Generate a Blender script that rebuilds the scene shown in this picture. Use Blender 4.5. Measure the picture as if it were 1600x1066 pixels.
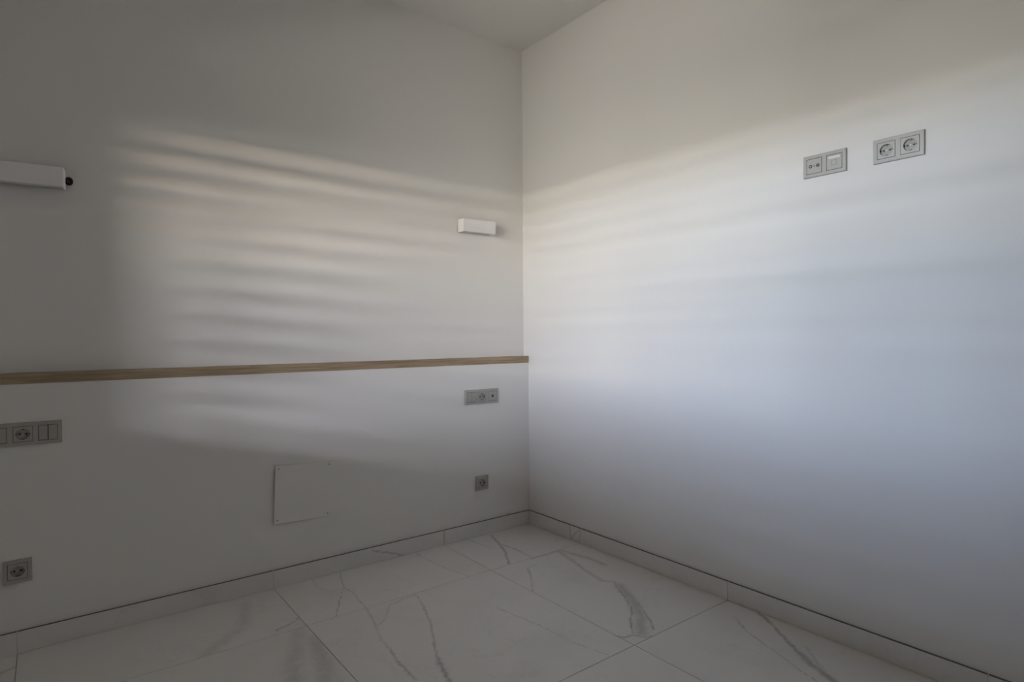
import bpy, bmesh, math, random
from mathutils import Matrix, Vector

sc = bpy.context.scene
for o in list(bpy.data.objects):
    bpy.data.objects.remove(o)

# ------------------------------------------------------------------ camera
cam = bpy.data.cameras.new('camera')
cam.sensor_fit = 'HORIZONTAL'
cam.sensor_width = 36.0
cam.lens = 935.859 / 1600 * 36.0
cam.clip_start = 0.05
cam.clip_end = 300
cam_ob = bpy.data.objects.new('camera', cam)
sc.collection.objects.link(cam_ob)
cr = Vector((0.79044382, -0.61250749, -0.0057564))
cu = Vector((0.01070494, 0.00441732, 0.99993294))
cf = Vector((0.61244099, 0.79045244, -0.0100485))
M = Matrix((cr, cu, -cf)).transposed().to_4x4()
M.translation = (-2.2567, -2.7995, 1.1193)
cam_ob.matrix_world = M
sc.camera = cam_ob

# ------------------------------------------------------------------ world, sun, exposure
L, D, H = 2.667, 4.60, 2.8127   # room: X -L..0, Y -D..0
WY0, WY1, WZ0, WZ1 = -2.17, -0.94, 0.845, 2.03   # window opening in wall_left
T = 0.2   

world = bpy.data.worlds.new('world')
sc.world = world
world.use_nodes = True
wn = world.node_tree
wn.nodes.clear()
wo = wn.nodes.new('ShaderNodeOutputWorld')
bg = wn.nodes.new('ShaderNodeBackground')
wn.links.new(bg.outputs[0], wo.inputs[0])
# clear sky with the sun in front of the window, high enough to be hidden by the added terrace roof;
# sunlit pale ground below the horizon
SUN_AZ = 54.0   
SUN_EL = 40.0   
sky = wn.nodes.new('ShaderNodeTexSky')
sky.sky_type = 'NISHITA'
sky.sun_disc = False
sky.sun_elevation = math.radians(SUN_EL)
sky.sun_rotation = math.atan2(-math.cos(math.radians(SUN_AZ)), -math.sin(math.radians(SUN_AZ)))
sky.altitude = 500
sky.air_density = 0.25
sky.dust_density = 0.8   
sky.ozone_density = 1.0
SKY = 16.89
GND = 25.37
SKY_TINT = (1.192, 1.0, 0.838)   
GND_COL = (1.088, 1.0, 0.93)   
def wmix(blend, fac, a_, b_):
    nd = wn.nodes.new('ShaderNodeMix')
    nd.data_type = 'RGBA'
    nd.blend_type = blend
    for sock, v in ((nd.inputs[0], fac), (nd.inputs[6], a_), (nd.inputs[7], b_)):
        if hasattr(v, 'is_output'):
            wn.links.new(v, sock)
        else:
            sock.default_value = v
    return nd.outputs[2]
tcw = wn.nodes.new('ShaderNodeTexCoord')
sxw = wn.nodes.new('ShaderNodeSeparateXYZ')
wn.links.new(tcw.outputs['Generated'], sxw.inputs[0])
below = wn.nodes.new('ShaderNodeMath')
below.operation = 'LESS_THAN'
wn.links.new(sxw.outputs[2], below.inputs[0])
below.inputs[1].default_value = 0.0
skyc = wmix('MULTIPLY', 1.0, sky.outputs[0], tuple(SKY * c for c in SKY_TINT) + (1,))
wn.links.new(wmix('MIX', below.outputs[0], skyc, tuple(GND * c for c in GND_COL) + (1,)), bg.inputs[0])
bg.inputs[1].default_value = 1.0
world.cycles.sampling_method = 'MANUAL'
world.cycles.sample_map_resolution = 2048

portal = bpy.data.lights.new('window_portal', 'AREA')
portal.shape = 'RECTANGLE'
portal.size = WZ1 - WZ0
portal.size_y = WY1 - WY0
portal.cycles.is_portal = True
portal_ob = bpy.data.objects.new('window_portal', portal)
sc.collection.objects.link(portal_ob)
portal_ob.location = (-L - T - 0.16, (WY0 + WY1) / 2, (WZ0 + WZ1) / 2)
portal_ob.rotation_euler = (0, math.radians(-90), 0)

sc.view_settings.view_transform = 'Standard'
sc.view_settings.look = 'None'
sc.view_settings.gamma = 1
sc.view_settings.use_curve_mapping = False
sc.view_settings.exposure = 0.0
sc.cycles.use_denoising = True
sc.cycles.use_adaptive_sampling = False
sc.cycles.use_guiding = True
sc.cycles.guiding_training_samples = 64
sc.cycles.use_surface_guiding = True
sc.cycles.max_bounces = 16
sc.cycles.diffuse_bounces = 8
sc.cycles.glossy_bounces = 6
sc.cycles.transparent_max_bounces = 16
sc.cycles.sample_clamp_indirect = 0
sc.cycles.caustics_reflective = False

# ------------------------------------------------------------------ helpers
def obj(name, bm, mats, parent=None, loc=None, rot=None, smooth=False):
    bmesh.ops.recalc_face_normals(bm, faces=bm.faces)
    me = bpy.data.meshes.new(name)
    bm.to_mesh(me)
    bm.free()
    for m in (mats if isinstance(mats, (list, tuple)) else [mats]):
        me.materials.append(m)
    if smooth:
        for p in me.polygons:
            p.use_smooth = True
    o = bpy.data.objects.new(name, me)
    sc.collection.objects.link(o)
    if parent:
        o.parent = parent
    if loc:
        o.location = loc
    if rot:
        o.rotation_euler = rot
    return o

def empty(name, loc=(0, 0, 0), rot=(0, 0, 0)):
    o = bpy.data.objects.new(name, None)
    sc.collection.objects.link(o)
    o.location = loc
    o.rotation_euler = rot
    o.empty_display_size = 0.05
    return o

def tag(o, label, cat, group=None):
    o['label'] = label
    o['category'] = cat
    if group:
        o['group'] = group
    return o

def struct(o, label=None):
    o['kind'] = 'structure'
    if label:
        o['label'] = label
    return o

def box(bm, a, b, bevel=0.0, mi=0):
    a, b = [min(p, q) for p, q in zip(a, b)], [max(p, q) for p, q in zip(a, b)]
    vs = [bm.verts.new((x, y, z)) for x in (a[0], b[0]) for y in (a[1], b[1]) for z in (a[2], b[2])]
    fs = [bm.faces.new([vs[i] for i in f]) for f in
          ((0, 1, 3, 2), (4, 6, 7, 5), (0, 4, 5, 1), (2, 3, 7, 6), (0, 2, 6, 4), (1, 5, 7, 3))]
    for f in fs:
        f.material_index = mi
    if bevel:
        es = list({e for f in fs for e in f.edges})
        bmesh.ops.bevel(bm, geom=es, offset=bevel, segments=2, affect='EDGES', profile=0.5)
    return fs

def new_box(a, b, bevel=0.0):
    bm = bmesh.new()
    box(bm, a, b, bevel)
    return bm

def cyl(bm, c, r, y0, y1, seg=20, r1=None, mi=0):
    """cylinder along local Y (the wall normal of a fitting), centre c=(x,z)"""
    r1 = r if r1 is None else r1
    ra = [bm.verts.new((c[0] + r * math.cos(2 * math.pi * k / seg), y0, c[1] + r * math.sin(2 * math.pi * k / seg))) for k in range(seg)]
    rb = [bm.verts.new((c[0] + r1 * math.cos(2 * math.pi * k / seg), y1, c[1] + r1 * math.sin(2 * math.pi * k / seg))) for k in range(seg)]
    for k in range(seg):
        bm.faces.new((ra[k], ra[(k + 1) % seg], rb[(k + 1) % seg], rb[k])).material_index = mi
    bm.faces.new(ra).material_index = mi
    bm.faces.new(rb).material_index = mi

def principled(name, col, rough=0.5, metal=0.0, spec=0.5):
    m = bpy.data.materials.new(name)
    m.use_nodes = True
    b = m.node_tree.nodes['Principled BSDF']
    b.inputs['Base Color'].default_value = (*col, 1)
    b.inputs['Roughness'].default_value = rough
    b.inputs['Metallic'].default_value = metal
    b.inputs['Specular IOR Level'].default_value = spec
    return m

class NT:
    """tiny node-tree writer"""
    def __init__(s, m):
        s.t = m.node_tree
        s.b = s.t.nodes.get('Principled BSDF')
    def n(s, typ, **kw):
        nd = s.t.nodes.new(typ)
        for k, v in kw.items():
            setattr(nd, k, v)
        return nd
    def put(s, sock, v):
        if hasattr(v, 'is_output'):
            s.t.links.new(v, sock)
        else:
            sock.default_value = v
    def math(s, op, a, b=0.0, c=None, clamp=False):
        nd = s.n('ShaderNodeMath', operation=op, use_clamp=clamp)
        s.put(nd.inputs[0], a)
        s.put(nd.inputs[1], b)
        if c is not None:
            s.put(nd.inputs[2], c)
        return nd.outputs[0]
    def pos(s):
        return s.n('ShaderNodeNewGeometry').outputs['Position']
    def noise(s, vec, scale, detail=4, rough=0.55, out=0):
        nd = s.n('ShaderNodeTexNoise')
        s.put(nd.inputs['Vector'], vec)
        nd.inputs['Scale'].default_value = scale
        nd.inputs['Detail'].default_value = detail
        nd.inputs['Roughness'].default_value = rough
        return nd.outputs[out]
    def vmath(s, op, a, b):
        nd = s.n('ShaderNodeVectorMath', operation=op)
        s.put(nd.inputs[0], a)
        s.put(nd.inputs[1], b)
        return nd.outputs[0]
    def mix(s, fac, a, b):
        nd = s.n('ShaderNodeMix', data_type='RGBA')
        s.put(nd.inputs[0], fac)
        s.put(nd.inputs[6], a)
        s.put(nd.inputs[7], b)
        return nd.outputs[2]
    def ramp(s, fac, lo, hi):
        nd = s.n('ShaderNodeMapRange', interpolation_type='SMOOTHSTEP')
        s.put(nd.inputs[0], fac)
        nd.inputs[1].default_value = lo
        nd.inputs[2].default_value = hi
        return nd.outputs[0]

# ------------------------------------------------------------------ materials
def mat_paint(name, col):
    m = principled(name, col, 0.75, spec=0.25)
    t = NT(m)
    p = t.pos()
    n = t.noise(p, 3.0, 3)
    c = t.mix(t.math('MULTIPLY', n, 0.35), (*col, 1), (col[0] * .97, col[1] * .968, col[2] * .96, 1))
    t.put(t.b.inputs['Base Color'], c)
    bp = t.n('ShaderNodeBump')
    bp.inputs['Strength'].default_value = 0.06
    bp.inputs['Distance'].default_value = 0.001
    t.put(bp.inputs['Height'], t.noise(p, 260.0, 2))
    t.put(t.b.inputs['Normal'], bp.outputs[0])
    return m

MARBLE = (0.71, 0.695, 0.67)
VEIN = (0.27, 0.255, 0.235)

def seg_group():
    g = bpy.data.node_groups.new('vein_segment', 'ShaderNodeTree')
    itf = g.interface
    itf.new_socket('P', in_out='INPUT', socket_type='NodeSocketVector')
    itf.new_socket('A', in_out='INPUT', socket_type='NodeSocketVector')
    itf.new_socket('B', in_out='INPUT', socket_type='NodeSocketVector')
    itf.new_socket('Width', in_out='INPUT', socket_type='NodeSocketFloat')
    itf.new_socket('Strength', in_out='INPUT', socket_type='NodeSocketFloat')
    itf.new_socket('Max', in_out='INPUT', socket_type='NodeSocketFloat')
    itf.new_socket('Value', in_out='OUTPUT', socket_type='NodeSocketFloat')
    gi = g.nodes.new('NodeGroupInput')
    go = g.nodes.new('NodeGroupOutput')
    ln = g.links.new
    def vm(op, a, b=None):
        n = g.nodes.new('ShaderNodeVectorMath')
        n.operation = op
        ln(a, n.inputs[0])
        if b is not None:
            ln(b, n.inputs[1])
        return n
    def ma(op, a, b, clamp=False):
        n = g.nodes.new('ShaderNodeMath')
        n.operation = op
        n.use_clamp = clamp
        for s, v in zip(n.inputs, (a, b)):
            if hasattr(v, 'is_output'):
                ln(v, s)
            else:
                s.default_value = v
        return n.outputs[0]
    pa = vm('SUBTRACT', gi.outputs['P'], gi.outputs['A']).outputs[0]
    ba = vm('SUBTRACT', gi.outputs['B'], gi.outputs['A']).outputs[0]
    h = ma('DIVIDE', vm('DOT_PRODUCT', pa, ba).outputs['Value'], vm('DOT_PRODUCT', ba, ba).outputs['Value'], True)
    sc_ = g.nodes.new('ShaderNodeVectorMath')
    sc_.operation = 'SCALE'
    ln(ba, sc_.inputs[0])
    ln(h, sc_.inputs['Scale'])
    dist = vm('LENGTH', vm('SUBTRACT', pa, sc_.outputs[0]).outputs[0]).outputs['Value']
    q = ma('DIVIDE', dist, gi.outputs['Width'])
    e = ma('POWER', 2.0, ma('MULTIPLY', ma('MULTIPLY', q, q), -2.0))
    ln(ma('MAXIMUM', gi.outputs['Max'], ma('MULTIPLY', e, gi.outputs['Strength'])), go.inputs[0])
    return g

SEG = seg_group()

def mat_marble(name, veins, seed):
    """polished porcelain with a marble print; veins = [(width, strength, [(x,y,z)...])] in room metres"""
    m = principled(name, MARBLE, 0.38, spec=0.45)
    t = NT(m)
    p = t.pos()
    wob = t.vmath('SUBTRACT', t.noise(p, 38.0, 5, 0.65, 1), (0.5, 0.5, 0.5))
    nd = t.n('ShaderNodeVectorMath', operation='SCALE')
    t.put(nd.inputs[0], wob)
    nd.inputs['Scale'].default_value = 0.03
    pw = t.vmath('ADD', p, nd.outputs[0])
    cur = 0.0
    for w, s, pts in veins:
        for a, b in zip(pts[:-1], pts[1:]):
            g = t.n('ShaderNodeGroup', node_tree=SEG)
            t.put(g.inputs['P'], pw)
            g.inputs['A'].default_value = a
            g.inputs['B'].default_value = b
            g.inputs['Width'].default_value = w
            g.inputs['Strength'].default_value = s
            t.put(g.inputs['Max'], cur)
            cur = g.outputs[0]
    # patchy strength along the veins, and faint clouds over the whole face
    off = t.vmath('ADD', p, (seed * 3.1, seed * 1.7, 0))
    patch = t.ramp(t.noise(off, 22.0, 4, 0.6), 0.25, 0.62)
    v = t.math('MULTIPLY', cur, t.math('ADD', t.math('MULTIPLY', patch, 0.55), 0.5))
    cloud = t.math('MULTIPLY', t.ramp(t.noise(off, 2.6, 6, 0.6), 0.48, 0.85), 0.22)
    # thin wandering hair veins
    ridge = t.math('ABSOLUTE', t.math('SUBTRACT', t.noise(t.vmath('ADD', off, nd.outputs[0]), 1.7, 5, 0.55), 0.5))
    hair = t.math('MULTIPLY', t.math('SUBTRACT', 1.0, t.ramp(ridge, 0.0, 0.006)), 0.10)
    f = t.math('ADD', t.math('MAXIMUM', v, cloud), hair, clamp=True)
    t.put(t.b.inputs['Base Color'], t.mix(f, (*MARBLE, 1), (*VEIN, 1)))
    return m

def mat_oak():
    m = principled('oak', (0.42, 0.33, 0.22), 0.55, spec=0.3)
    t = NT(m)
    p = t.pos()
    mp = t.n('ShaderNodeMapping')
    t.put(mp.inputs['Vector'], p)
    mp.inputs['Scale'].default_value = (2.2, 60, 60)
    g1 = t.ramp(t.noise(mp.outputs[0], 1.6, 6, 0.65), 0.3, 0.7)
    mp2 = t.n('ShaderNodeMapping')
    t.put(mp2.inputs['Vector'], p)
    mp2.inputs['Scale'].default_value = (5, 130, 130)
    g2 = t.ramp(t.noise(mp2.outputs[0], 1.2, 4, 0.6), 0.42, 0.72)
    c1 = t.mix(g1, (0.33, 0.245, 0.155, 1), (0.45, 0.345, 0.23, 1))
    c2 = t.mix(t.math('MULTIPLY', g2, 0.65), c1, (0.17, 0.12, 0.072, 1))
    t.put(t.b.inputs['Base Color'], c2)
    return m

WALL = mat_paint('wall_paint', (0.80, 0.785, 0.755))
CEIL = mat_paint('ceiling_paint', (0.78, 0.765, 0.73))
OAK = mat_oak()
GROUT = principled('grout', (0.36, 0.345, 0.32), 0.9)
GROUT_LIGHT = principled('light_grout', (0.70, 0.68, 0.65), 0.85)
TILE_EDGE = principled('raw_tile_edge', (0.13, 0.115, 0.095), 0.85)
PLATE = principled('grey_switch_plastic', (0.43, 0.415, 0.38), 0.48, metal=0.22)
PLATE_IN = principled('grey_socket_recess', (0.36, 0.35, 0.32), 0.5, metal=0.1)
BLACK = principled('black_plastic', (0.012, 0.012, 0.012), 0.5)
STEEL = principled('steel', (0.62, 0.60, 0.56), 0.3, metal=1.0)
DARKSTEEL = principled('contact_metal', (0.20, 0.19, 0.17), 0.4, metal=0.8)
SCREW = principled('dark_screw', (0.06, 0.055, 0.05), 0.5, metal=0.3)
LABEL_WIN = principled('label_window', (0.74, 0.73, 0.70), 0.3)
PLASTER = principled('lamp_plaster', (0.86, 0.85, 0.84), 0.6)
DIFF = principled('lamp_diffuser', (0.62, 0.62, 0.60), 0.35)
PANEL = principled('hatch_paint', (0.79, 0.775, 0.745), 0.6)
WIRE = principled('grey_wire', (0.30, 0.31, 0.30), 0.5)
FRAME_W = principled('window_frame_white', (0.80, 0.80, 0.79), 0.4)
SLAT = principled('blind_slat_anthracite', (0.045, 0.045, 0.047), 0.6, spec=0.2)

def mat_glass():
    m = bpy.data.materials.new('window_glass')
    m.use_nodes = True
    nt = m.node_tree
    nt.nodes.clear()
    o = nt.nodes.new('ShaderNodeOutputMaterial')
    mx = nt.nodes.new('ShaderNodeMixShader')
    tr = nt.nodes.new('ShaderNodeBsdfTransparent')
    gl = nt.nodes.new('ShaderNodeBsdfGlossy')
    gl.inputs['Roughness'].default_value = 0.02
    tr.inputs[0].default_value = (0.95, 0.97, 0.96, 1)
    mx.inputs[0].default_value = 0.06
    nt.links.new(tr.outputs[0], mx.inputs[1])
    nt.links.new(gl.outputs[0], mx.inputs[2])
    nt.links.new(mx.outputs[0], o.inputs[0])
    return m
GLASS = mat_glass()

# ------------------------------------------------------------------ room shell
HT, HZ = 0.0461, 0.9553                   # half wall in front of wall_back: thickness, height
JX = [0.0, -0.600, -1.477, -2.354, -L]
JY = [0.0, -0.489, -1.370, -2.251, -3.132, -4.013, -D]
SK_T, SK_H, GAP = 0.012, 0.0784, 0.0012

wall_back = struct(obj('wall_back', new_box((-L - T, 0, -0.10), (T, T, H + 0.1)), WALL))
obj('half_wall', new_box((-L, -HT, 0), (0, 0, HZ)), WALL, wall_back)
struct(obj('wall_right', new_box((0, -D - T, -0.10), (T, 0, H + 0.1)), WALL))
struct(obj('wall_front', new_box((-L - T, -D - T, -0.10), (0, -D, H + 0.1)), WALL))
struct(obj('ceiling', new_box((-L - T, -D - T, H), (T, T, H + 0.2)), CEIL))
bm = bmesh.new()
for a, b in (((WY1, -0.1), (0, H)), ((-D, -0.1), (WY0, H)), ((WY0, -0.1), (WY1, WZ0)), ((WY0, WZ1), (WY1, H))):
    box(bm, (-L - T, a[0], a[1]), (-L, b[0], b[1]))
struct(obj('wall_left', bm, WALL))

# floor: grout bed and separate tiles with their own veins
floor = struct(obj('floor', new_box((-L, -D, -0.10), (0, 0, -0.002)), GROUT))
V = {
    'a': [(0.004, 0.75, [(-1.183, -0.078), (-1.226, -0.239), (-1.283, -0.336), (-1.359, -0.486)]),
          (0.004, 0.7, [(-1.226, -0.239), (-1.217, -0.306), (-1.227, -0.396), (-1.236, -0.496)]),
          (0.006, 0.3, [(-1.307, -0.046), (-1.318, -0.156), (-1.304, -0.228), (-1.28, -0.256), (-1.226, -0.239)]),
          (0.004, 0.5, [(-0.774, -0.073), (-0.764, -0.27), (-0.751, -0.358), (-0.721, -0.491)])],
    'b': [(0.005, 0.9, [(-1.583, -0.455), (-1.537, -0.44), (-1.482, -0.409)]),
          (0.03, 0.3, [(-1.616, -0.148), (-1.669, -0.337), (-1.749, -0.41), (-1.835, -0.482)])],
    'h': [(0.008, 0.5, [(-2.395, -0.181), (-2.35, -0.153), (-2.328, -0.21)])],
    'c': [(0.006, 0.4, [(-1.236, -0.496), (-1.265, -0.643), (-1.297, -0.757), (-1.304, -0.856)]),
          (0.007, 0.6, [(-1.304, -0.856), (-1.317, -0.922), (-1.32, -0.976), (-1.324, -1.074)]),
          (0.006, 0.55, [(-1.014, -0.517), (-1.049, -0.646), (-1.1, -0.787), (-1.147, -0.887), (-1.204, -1.011)]),
          (0.011, 0.7, [(-1.204, -1.011), (-1.224, -1.087), (-1.249, -1.175)]),
          (0.006, 0.3, [(-1.151, -0.535), (-1.231, -0.642), (-1.273, -0.662)]),
          (0.006, 0.4, [(-1.141, -0.527), (-1.067, -0.511), (-1.013, -0.509)]),
          (0.004, 0.5, [(-0.814, -0.822), (-0.78, -0.998), (-0.77, -1.079), (-0.758, -1.223), (-0.724, -1.351)])],
    'd': [(0.045, 0.35, [(-1.514, -0.505), (-1.595, -0.712), (-1.645, -0.854)]),
          (0.045, 0.4, [(-1.487, -0.606), (-1.517, -0.773), (-1.556, -0.924)])],
    'e': [(0.008, 0.7, [(-0.309, -0.083), (-0.352, -0.209), (-0.404, -0.341), (-0.484, -0.478)]),
          (0.006, 0.6, [(-0.35, -0.223), (-0.338, -0.345), (-0.345, -0.48)]),
          (0.006, 0.35, [(-0.452, -0.063), (-0.433, -0.196), (-0.417, -0.257)])],
    'f': [(0.01, 0.5, [(-0.354, -0.491), (-0.27, -0.503), (-0.185, -0.496)]),
          (0.008, 0.45, [(-0.386, -0.568), (-0.448, -0.58), (-0.509, -0.678), (-0.594, -0.79)]),
          (0.013, 0.45, [(-0.176, -0.487), (-0.218, -0.648), (-0.255, -0.784), (-0.279, -0.899), (-0.244, -0.946)]),
          (0.006, 0.7, [(-0.243, -0.942), (-0.292, -1.091), (-0.353, -1.199), (-0.408, -1.283), (-0.453, -1.339)]),
          (0.006, 0.85, [(-0.253, -0.951), (-0.333, -1.091), (-0.386, -1.173), (-0.475, -1.243), (-0.537, -1.31)]),
          (0.006, 0.8, [(-0.602, -1.278), (-0.589, -1.312), (-0.552, -1.317), (-0.53, -1.353), (-0.5, -1.365)]),
          (0.03, 0.5, [(-0.254, -0.988), (-0.329, -1.133), (-0.406, -1.233), (-0.512, -1.331)]),
          (0.018, 0.45, [(-0.167, -0.499), (-0.146, -0.596), (-0.129, -0.681), (-0.129, -0.778)])],
    'g': [(0.006, 0.5, [(-0.019, -1.372), (-0.011, -1.461), (-0.017, -1.514)]),
          (0.01, 0.8, [(-0.017, -1.514), (-0.073, -1.604), (-0.138, -1.688), (-0.188, -1.76)]),
          (0.018, 0.75, [(-0.188, -1.76), (-0.236, -1.836), (-0.279, -1.934)]),
          (0.005, 0.6, [(-0.122, -1.472), (-0.19, -1.562), (-0.242, -1.696), (-0.301, -1.834), (-0.319, -1.902)]),
          (0.007, 0.4, [(-0.133, -1.76), (-0.197, -1.827), (-0.258, -1.905)])],
}
TILE_V = {(0, 0): 'e', (1, 0): 'a', (2, 0): 'b', (3, 0): 'h', (0, 1): 'f', (1, 1): 'c', (2, 1): 'd', (0, 2): 'g'}
PLAIN = [mat_marble('marble_plain', [], 9)]
for i in range(len(JX) - 1):
    for j in range(len(JY) - 1):
        k = TILE_V.get((i, j))
        m = mat_marble('marble_' + k, [(w, s, [(x, y, 0) for x, y in p]) for w, s, p in V[k]], i * 3 + j) if k else PLAIN[0]
        x0, x1 = JX[i + 1] + GAP, JX[i] - GAP
        y0, y1 = JY[j + 1] + GAP, JY[j] - GAP
        if i == 0:
            x1 = 0
        if j == 0:
            y1 = -HT
        obj('floor_tile', new_box((x0, y0, -0.0019), (x1, y1, 0), 0.0005), m, floor)

# skirting: light grout bed, tile pieces with a raw dark top edge
def skirting(name, axis, joints, vein):
    bm = bmesh.new()
    a, b = joints[0], joints[-1]
    if axis == 'x':
        box(bm, (b, -HT - SK_T * 0.7, 0), (a, -HT, SK_H - 0.0004))
    else:
        box(bm, (-SK_T * 0.7, b, 0), (0, a, SK_H - 0.0004))
    root = struct(obj(name, bm, GROUT_LIGHT))
    for k in range(len(joints) - 1):
        p, q = joints[k] - GAP * 1.1, joints[k + 1] + GAP * 1.1
        bm = bmesh.new()
        if axis == 'x':
            fs = box(bm, (q, -HT - SK_T, 0.001), (p, -HT - 0.0005, SK_H))
        else:
            fs = box(bm, (-SK_T, q, 0.001), (-0.0005, p, SK_H))
        for f in bm.faces:
            if all(v.co.z > SK_H - 1e-5 for v in f.verts):
                f.material_index = 1
        m = SKM.get((axis, k), PLAIN[0])
        obj('skirting_tile', bm, [m, TILE_EDGE], root)
    return root
SKM = {('y', 0): mat_marble('marble_skirting_right', [(0.006, 0.6, [(-0.012, -0.406, 0.075), (-0.012, -0.416, 0.007)]),
                                                      (0.005, 0.5, [(-0.012, -0.482, 0.074), (-0.012, -0.421, 0.008)])], 20),
       ('x', 1): mat_marble('marble_skirting_back', [(0.006, 0.6, [(-1.006, -0.058, 0.062), (-0.88, -0.058, 0.02), (-0.837, -0.058, 0.0)])], 21)}
skirting('baseboard_back', 'x', [-SK_T] + JX[1:], None)
skirting('baseboard_right', 'y', [-HT] + JY[1:], None)

# ------------------------------------------------------------------ window with outside venetian blind (behind the camera)
win = struct(empty('window_1', (-L - 0.085, 0, 0)), 'white framed window with two panes')
bm = bmesh.new()
ym = (WY0 + WY1) / 2
fw = 0.055
for y0, y1, z0, z1 in ((WY0, WY1, WZ0, WZ0 + fw), (WY0, WY1, WZ1 - fw, WZ1), (WY0, WY0 + fw, WZ0 + fw, WZ1 - fw),
                       (WY1 - fw, WY1, WZ0 + fw, WZ1 - fw), (ym - fw * .6, ym + fw * .6, WZ0 + fw, WZ1 - fw)):
    box(bm, (-0.035, y0, z0), (0.035, y1, z1))
obj('window_frame', bm, FRAME_W, win)
for y0, y1 in ((WY0 + fw, ym - fw * .6), (ym + fw * .6, WY1 - fw)):
    obj('pane', new_box((-0.003, y0, WZ0 + fw), (0.003, y1, WZ1 - fw)), GLASS, win)
obj('window_sill', new_box((0.036, WY0 + 0.001, WZ0), (0.10, WY1 - 0.001, WZ0 + 0.02), 0.003), FRAME_W, win)

blind = tag(empty('venetian_blind', (-L - T + 0.035, 0, 0)), 'anthracite slatted venetian blind outside the window', 'blind')
PITCH, SLAT_W, TILT = 0.09, 0.07, math.radians(26.63)   
slat_me = None
z = WZ0 + 0.06
while z < WZ1 - 0.04:
    if slat_me is None:
        bm = bmesh.new()
        N = 4
        rows = []
        for k in range(N + 1):
            u = k / N - 0.5
            x = u * SLAT_W * math.cos(TILT)
            zz = u * SLAT_W * math.sin(TILT) + 0.004 * (1 - 4 * u * u)
            rows.append([bm.verts.new((x, yy, zz + dz)) for yy in (WY0 + 0.01, WY1 - 0.01) for dz in (0, 0.0012)])
        for p, q in zip(rows[:-1], rows[1:]):
            for i0, i1 in ((0, 2), (2, 3), (3, 1), (1, 0)):
                bm.faces.new((p[i0], p[i1], q[i1], q[i0]))
        for r_ in (rows[0], rows[-1]):
            bm.faces.new((r_[0], r_[2], r_[3], r_[1]))
        so = obj('slat', bm, SLAT, blind, (0, 0, z))
        slat_me = so.data
    else:
        so = bpy.data.objects.new('slat', slat_me)
        sc.collection.objects.link(so)
        so.parent = blind
        so.location = (0, 0, z)
    z += PITCH
obj('head_rail', new_box((-0.03, WY0 + 0.005, WZ1 - 0.04), (0.03, WY1 - 0.005, WZ1 - 0.002), 0.002), SLAT, blind)

# ------------------------------------------------------------------ added terrace and hedges, unseen, shaped to limit the window light
BLOCK_STONE = mat_paint('blocker_stone', (0.30, 0.27, 0.23))
BLOCK_TIMBER = mat_paint('blocker_timber', (0.12, 0.085, 0.055))  # kept dark so the added terrace returns little light
BLOCK_LEAF = mat_paint('blocker_leaf', (0.05, 0.075, 0.03))
XO = -L - T
PD, PZ, PY0, PY1 = 4.326, 2.384, -8.2, 0.8   
struct(obj('added_terrace_floor', new_box((XO - PD, PY0, -0.12), (XO - 0.001, PY1, -0.02)), BLOCK_STONE))
struct(obj('light_block_roof', new_box((XO - PD, PY0 - 0.2, PZ), (XO - 0.001, PY1 + 0.2, PZ + 0.2)), BLOCK_TIMBER))  # added roof, hides the higher sky from the window
struct(obj('light_block_wall', new_box((XO - PD, PY1, -0.12), (XO - 0.001, PY1 + 0.2, PZ)), BLOCK_TIMBER))  # added side wall, cuts light coming in from this side
struct(obj('light_block_wall', new_box((XO - PD, PY0 - 0.2, -0.12), (XO - 0.001, PY0, PZ)), BLOCK_TIMBER))  # added side wall, keeps the far end of the back wall dark
FY, FZ = -2.933, 2.029   
struct(obj('light_block_beam', new_box((XO - PD, PY0, FZ), (XO - PD + 0.15, FY, PZ - 0.001)), BLOCK_TIMBER))  # added beam, narrows the sky gap so the blind casts stripes
def along(az, dist):
    a = math.radians(az)
    return (XO - dist * math.cos(a), (WY0 + WY1) / 2 - dist * math.sin(a))
GW0, GW1, GD, BLOCK_TOP = 36, 55, 9.0, 1.5   
def slab(bm, p, q, t, z0, z1):
    d = Vector((q[0] - p[0], q[1] - p[1], 0)).normalized()
    n = Vector((-d.y, d.x, 0)) * t
    v = [bm.verts.new((x + n.x * s_, y + n.y * s_, zz)) for zz in (z0, z1) for (x, y) in (p, q) for s_ in (0, 1)]
    for f in ((0, 1, 3, 2), (4, 5, 7, 6), (0, 1, 5, 4), (2, 3, 7, 6), (0, 2, 6, 4), (1, 3, 7, 5)):
        bm.faces.new([v[i] for i in f])
bm = bmesh.new()
slab(bm, along(GW0 - 4, GD - 1.0), along(GW1 + 4, GD - 1.0), 0.5, -0.13, BLOCK_TOP)
bmesh.ops.subdivide_edges(bm, edges=bm.edges[:], cuts=14, use_grid_fill=True)
rnd = random.Random(3)
for v in bm.verts:
    v.co += Vector((rnd.uniform(-.05, .05), rnd.uniform(-.05, .05), rnd.uniform(-.03, .03)))
struct(obj('light_block_hedge', bm, BLOCK_LEAF))  # added hedge, closes the sky gap from below
HA0, HA1, HD, HZ2 = -28, 9.528, 8.5, 1.15   
HV = 0.45
bm = bmesh.new()
slab(bm, along(HA0, HD), along(HA1, HD), 0.6, -0.13, HZ2)
bmesh.ops.subdivide_edges(bm, edges=bm.edges[:], cuts=30, use_grid_fill=True)
for v in bm.verts:
    v.co += Vector((rnd.uniform(-.06, .06), rnd.uniform(-.06, .06), rnd.uniform(-.04, .04)))
    if v.co.z > 0.3:                        # top made uneven to blur stripes on the right wall
        v.co.z += HV * (math.sin(v.co.y * 3.1) * 0.55 + math.sin(v.co.y * 7.7 + 1.0) * 0.45) * min(1, v.co.z)
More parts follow.
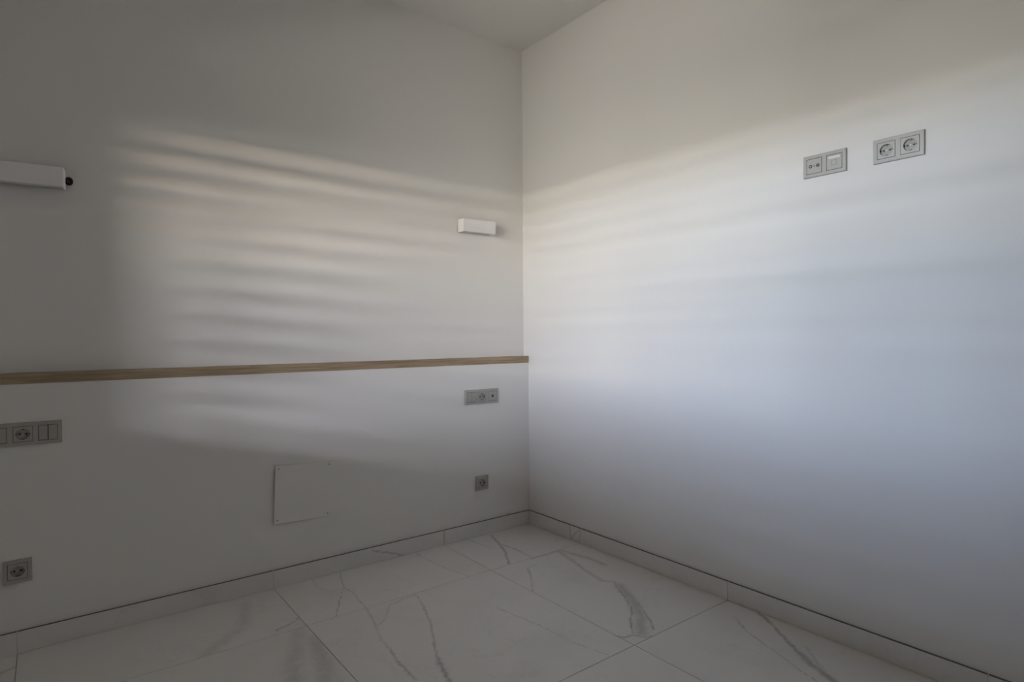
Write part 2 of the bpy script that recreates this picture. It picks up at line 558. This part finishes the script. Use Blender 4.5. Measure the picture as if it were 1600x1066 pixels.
struct(obj('light_block_hedge', bm, BLOCK_LEAF))  # added hedge, holds back ground light on this side

# ------------------------------------------------------------------ oak ledge on the half wall
tag(obj('wooden_ledge', new_box((-L, -HT - 0.003, HZ), (-0.001, -0.0005, HZ + 0.0382), 0.0012), OAK),
    'long narrow oak ledge capping the white half-height wall', 'ledge')

# ------------------------------------------------------------------ electrical fittings
# local frame of a fitting: X right, Z up, -Y out of the wall; root at its centre on the wall
FH, MOD, INS, FT = 0.0808, 0.071, 0.0556, 0.0095

def frame_bm(n):
    w = FH + MOD * (n - 1)
    xs = [-w / 2 + 0.0013]
    for k in range(n):
        c = (k - (n - 1) / 2) * MOD
        xs += [c - INS / 2, c + INS / 2]
    xs += [w / 2 - 0.0013]
    zs = [-FH / 2 + 0.0013, -INS / 2, INS / 2, FH / 2 - 0.0013]
    bm = bmesh.new()
    g = [[bm.verts.new((x, -FT, z)) for z in zs] for x in xs]
    for i in range(len(xs) - 1):
        for j in range(3):
            hole = j == 1 and i % 2 == 1
            if not hole:
                bm.faces.new((g[i][j], g[i + 1][j], g[i + 1][j + 1], g[i][j + 1]))
            else:
                cs = [g[i][j], g[i + 1][j], g[i + 1][j + 1], g[i][j + 1]]
                bk = [bm.verts.new((v.co.x, -0.001, v.co.z)) for v in cs]
                for q in range(4):
                    f = bm.faces.new((cs[q], cs[(q + 1) % 4], bk[(q + 1) % 4], bk[q]))
                    f.material_index = 1
                bm.faces.new(bk).material_index = 1
    # outer rim: chamfer then side down to the wall
    rim = [g[i][0] for i in range(len(xs))] + [g[-1][j] for j in (1, 2)] + [g[i][3] for i in reversed(range(len(xs)))] + [g[0][j] for j in (2, 1)]
    def off(v, d, y):
        x = v.co.x + (d if v.co.x > w / 2 - 0.002 else -d if v.co.x < -w / 2 + 0.002 else 0)
        z = v.co.z + (d if v.co.z > FH / 2 - 0.002 else -d if v.co.z < -FH / 2 + 0.002 else 0)
        return bm.verts.new((x, y, z))
    r1 = [off(v, 0.0013, -FT + 0.0013) for v in rim]
    r2 = [bm.verts.new((v.co.x, 0.0, v.co.z)) for v in r1]
    n_ = len(rim)
    for q in range(n_):
        bm.faces.new((rim[q], rim[(q + 1) % n_], r1[(q + 1) % n_], r1[q]))
        bm.faces.new((r1[q], r1[(q + 1) % n_], r2[(q + 1) % n_], r2[q]))
    bm.faces.new(r2)
    return bm

IF = INS / 2 - 0.0013                     # insert half size: a thin dark gap stays round it
IY = -FT - 0.0008                         # insert face, a little proud of the frame

def insert_plain(name, root, cx, mat=None):
    return obj(name, new_box((-IF, IY, -IF), (IF, -0.002, IF), 0.0005), mat or PLATE, root, (cx, 0, 0))

def insert_socket(root, cx):
    bm = bmesh.new()
    R, N, dep = 0.0198, 40, 0.0085
    sq, ci, cb = [], [], []
    for k in range(N):
        a = 2 * math.pi * k / N
        c, s = math.cos(a), math.sin(a)
        m = max(abs(c), abs(s))
        sq.append(bm.verts.new((IF * c / m, IY, IF * s / m)))
        ci.append(bm.verts.new((R * c, IY, R * s)))
        cb.append(bm.verts.new((R * 0.97 * c, IY + dep, R * 0.97 * s)))
    sb = [bm.verts.new((v.co.x, -0.0015, v.co.z)) for v in sq]
    for k in range(N):
        l = (k + 1) % N
        bm.faces.new((sq[k], sq[l], ci[l], ci[k]))
        bm.faces.new((ci[k], ci[l], cb[l], cb[k])).material_index = 1
        bm.faces.new((sq[k], sq[l], sb[l], sb[k]))
    bm.faces.new(cb).material_index = 1
    ins = obj('socket_insert', bm, [PLATE, PLATE_IN], root, (cx, 0, 0))
    yb = IY + dep
    for sx in (-1, 1):
        b = bmesh.new()
        cyl(b, (sx * 0.0095, 0), 0.0031, yb - 0.0012, yb - 0.0002, 16)
        obj('pin_hole', b, BLACK, ins)
    b = bmesh.new()
    cyl(b, (0, 0), 0.0026, yb - 0.0022, yb - 0.0002, 16)
    box(b, (-0.0022, yb - 0.0024, -0.0003), (0.0022, yb - 0.0021, 0.0003))
    obj('centre_screw', b, STEEL, ins)
    for sz in (-1, 1):
        b = bmesh.new()
        box(b, (-0.0033, IY + 0.003, sz * (R - 0.0046)), (0.0033, yb - 0.0002, sz * (R - 0.0006)), 0.0005)
        obj('earth_clip', b, DARKSTEEL, ins)
    for sx in (-1, 1):
        b = bmesh.new()
        box(b, (sx * (R - 0.0028), IY + 0.001, -0.0026), (sx * (R - 0.0003), yb - 0.0002, 0.0026))
        obj('guide_notch', b, BLACK, ins)
    return ins

def insert_switch(root, cx):
    for s in (-1, 1):
        bm = bmesh.new()
        xa, xb = s * 0.0012, s * IF
        box(bm, (xa, -FT - 0.0016, -IF), (xb, -0.002, IF), 0.0007)
        for v in bm.verts:                 # rocker: the upper half stands a touch prouder
            if v.co.y < -FT:
                v.co.y -= 0.0012 * (v.co.z / IF)
        obj('switch_rocker', bm, PLATE, root, (cx, 0, 0))

def insert_usb(root, cx):
    ins = insert_plain('charger_insert', root, cx)
    b = new_box((-0.0070, IY - 0.0004, -0.0070), (0.0070, IY + 0.0005, 0.0070))
    obj('charging_port', b, BLACK, ins)
    b = new_box((-0.0026, IY - 0.0008, -0.0015), (0.0026, IY - 0.0003, 0.0028))
    obj('port_tongue', b, WIRE, ins)

def insert_antenna(root, cx):
    ins = insert_plain('antenna_insert', root, cx)
    for sx in (-1, 1):
        b = bmesh.new()
        cyl(b, (sx * 0.0135, 0.0), 0.0062, IY - 0.0006, IY + 0.001, 20)
        so = obj('coax_port', b, BLACK, ins)
        b = bmesh.new()
        cyl(b, (sx * 0.0135 + sx * 0.0006, 0.0), 0.0028 if sx < 0 else 0.0036, IY - 0.0016, IY - 0.0005, 16)
        obj('coax_core', b, STEEL if sx < 0 else DARKSTEEL, ins)
    b = bmesh.new()
    cyl(b, (0, 0), 0.0022, IY - 0.0006, IY + 0.001, 14)
    obj('centre_screw', b, BLACK, ins)

def insert_data(root, cx):
    ins = insert_plain('data_insert', root, cx)
    obj('label_window', new_box((-0.0200, IY - 0.0008, 0.0125), (0.0200, IY + 0.0005, 0.0205), 0.0003), LABEL_WIN, ins)
    b = bmesh.new()
    box(b, (-0.0088, IY - 0.0003, -0.0115), (0.0088, IY + 0.0005, 0.0062))
    obj('jack_surround', b, DARKSTEEL, ins)
    obj('jack_shutter', new_box((-0.0078, IY - 0.0007, -0.0105), (0.0078, IY, 0.0052), 0.0003), PLATE, ins)

def fitting(name, wall, a, z, kinds, label, cat, group=None):
    """a: coordinate of the left end along the wall as one faces it; z: top edge"""
    n = len(kinds)
    w = FH + MOD * (n - 1)
    if wall == 'back':
        r = empty(name, (a + w / 2, -HT, z - FH / 2))
    else:
        r = empty(name, (0, a - w / 2, z - FH / 2), (0, 0, math.radians(-90)))
    tag(r, label, cat, group)
    obj('frame', frame_bm(n), [PLATE, BLACK], r)
    for k, kind in enumerate(kinds):
        kind(r, (k - (n - 1) / 2) * MOD)
    return r

fitting('antenna_outlet', 'right', -1.6899, 1.7785, [insert_antenna, insert_data],
        'grey double outlet plate with two coax ports and a data jack', 'wall outlet')
fitting('power_outlet', 'right', -1.9302, 1.7782, [insert_socket, insert_socket],
        'grey plate with two round power sockets side by side', 'power socket')
fitting('switch_panel', 'back', -0.4547, 0.8167, [insert_switch, insert_socket, insert_usb],
        'grey triple plate near the room corner, its double switch far from the corner', 'switch panel')
fitting('switch_panel', 'back', -2.4420, 0.8173, [insert_usb, insert_socket, insert_switch],
        'grey triple plate with charging port, socket and switch below the loose lamp', 'switch panel')
fitting('power_outlet', 'back', -0.3850, 0.3343, [insert_socket],
        'single grey power socket low on wall near the room corner', 'power socket')
fitting('power_outlet', 'back', -2.3908, 0.3323, [insert_socket],
        'single grey power socket low on wall far from the room corner', 'power socket')

# ------------------------------------------------------------------ wall lamps
def wall_lamp(loc, rz, label):
    """box shaped plaster lamp; root at its back left lower edge, X along it, -Y into the room"""
    W, DP, HH, t = 0.2084, 0.066, 0.0690, 0.006
    r = empty('wall_lamp', loc, (0, 0, rz))
    tag(r, label, 'lamp', 'white box wall lamps above the ledge')
    bm = bmesh.new()
    box(bm, (0, -DP, 0), (W, -DP + t, HH), 0.0012)
    box(bm, (0, -DP + t, 0), (t, -0.004, HH), 0.0008)
    box(bm, (W - t, -DP + t, 0), (W, -0.004, HH), 0.0008)
    obj('housing', bm, PLASTER, r)
    obj('diffuser', new_box((t, -DP + t, 0.004), (W - t, -0.006, 0.008)), DIFF, r)
    obj('diffuser', new_box((t, -DP + t, HH - 0.008), (W - t, -0.006, HH - 0.004)), DIFF, r)
    obj('back_plate', new_box((0.002, -0.006, 0.002), (W - 0.002, -0.001, HH - 0.002)), STEEL, r)
    return r
wall_lamp((-0.4631, -0.0005, 1.6870), -0.056, 'white box wall lamp mounted near the room corner')
la = 0.12
wall_lamp((-2.2090 - 0.2084 * math.cos(la) + 0.0105, -0.004, 1.6655), -la,
          'white box wall lamp tilted off the wall beside a black conduit')

# ------------------------------------------------------------------ open cable conduit behind the loose lamp
r = empty('cable_conduit', (-2.1885, 0, 1.7050))
tag(r, 'short black cable conduit stub poking from wall beside the tilted lamp', 'conduit')
bm = bmesh.new()
N = 20
prev = None
prof = [(0.0125, 0.0), (0.0125, -0.003), (0.0135, -0.0045), (0.0125, -0.006), (0.0135, -0.0075), (0.0125, -0.009),
        (0.0104, -0.009), (0.0104, -0.0005)]
for rad, y in prof:
    ring = [bm.verts.new((rad * math.cos(2 * math.pi * k / N), y, rad * 1.18 * math.sin(2 * math.pi * k / N))) for k in range(N)]
    if prev:
        for k in range(N):
            bm.faces.new((prev[k], prev[(k + 1) % N], ring[(k + 1) % N], ring[k]))
    prev = ring
bm.faces.new(prev)
obj('sleeve', bm, BLACK, r)
for dx, dz, rr in ((-0.003, 0.001, 0.0019), (0.0022, -0.0025, 0.0017)):
    bm = bmesh.new()
    cyl(bm, (dx, dz), rr, -0.001, -0.0085, 10)
    obj('wire_end', bm, WIRE, r)

# ------------------------------------------------------------------ crooked access panel
r = empty('access_panel', (-1.3395, -HT, 0.4085), (0, math.radians(2.1), 0))
tag(r, 'crooked square white access panel screwed to the half-height wall', 'panel')
s = 0.129
obj('shadow_backing', new_box((-s + 0.006, -0.0050, -s + 0.006), (s - 0.006, 0, s - 0.006)), GROUT, r)  # dark backing, its colour deepens the shadow line round the cover
obj('cover_plate', new_box((-s, -0.0095, -s), (s, -0.0051, s), 0.0008), PANEL, r)
for sx in (-1, 1):
    for sz in (-1, 1):
        bm = bmesh.new()
        cyl(bm, (sx * (s - 0.0145), sz * (s - 0.0145)), 0.0027, -0.0099, -0.008, 12)
        obj('screw', bm, SCREW, r)
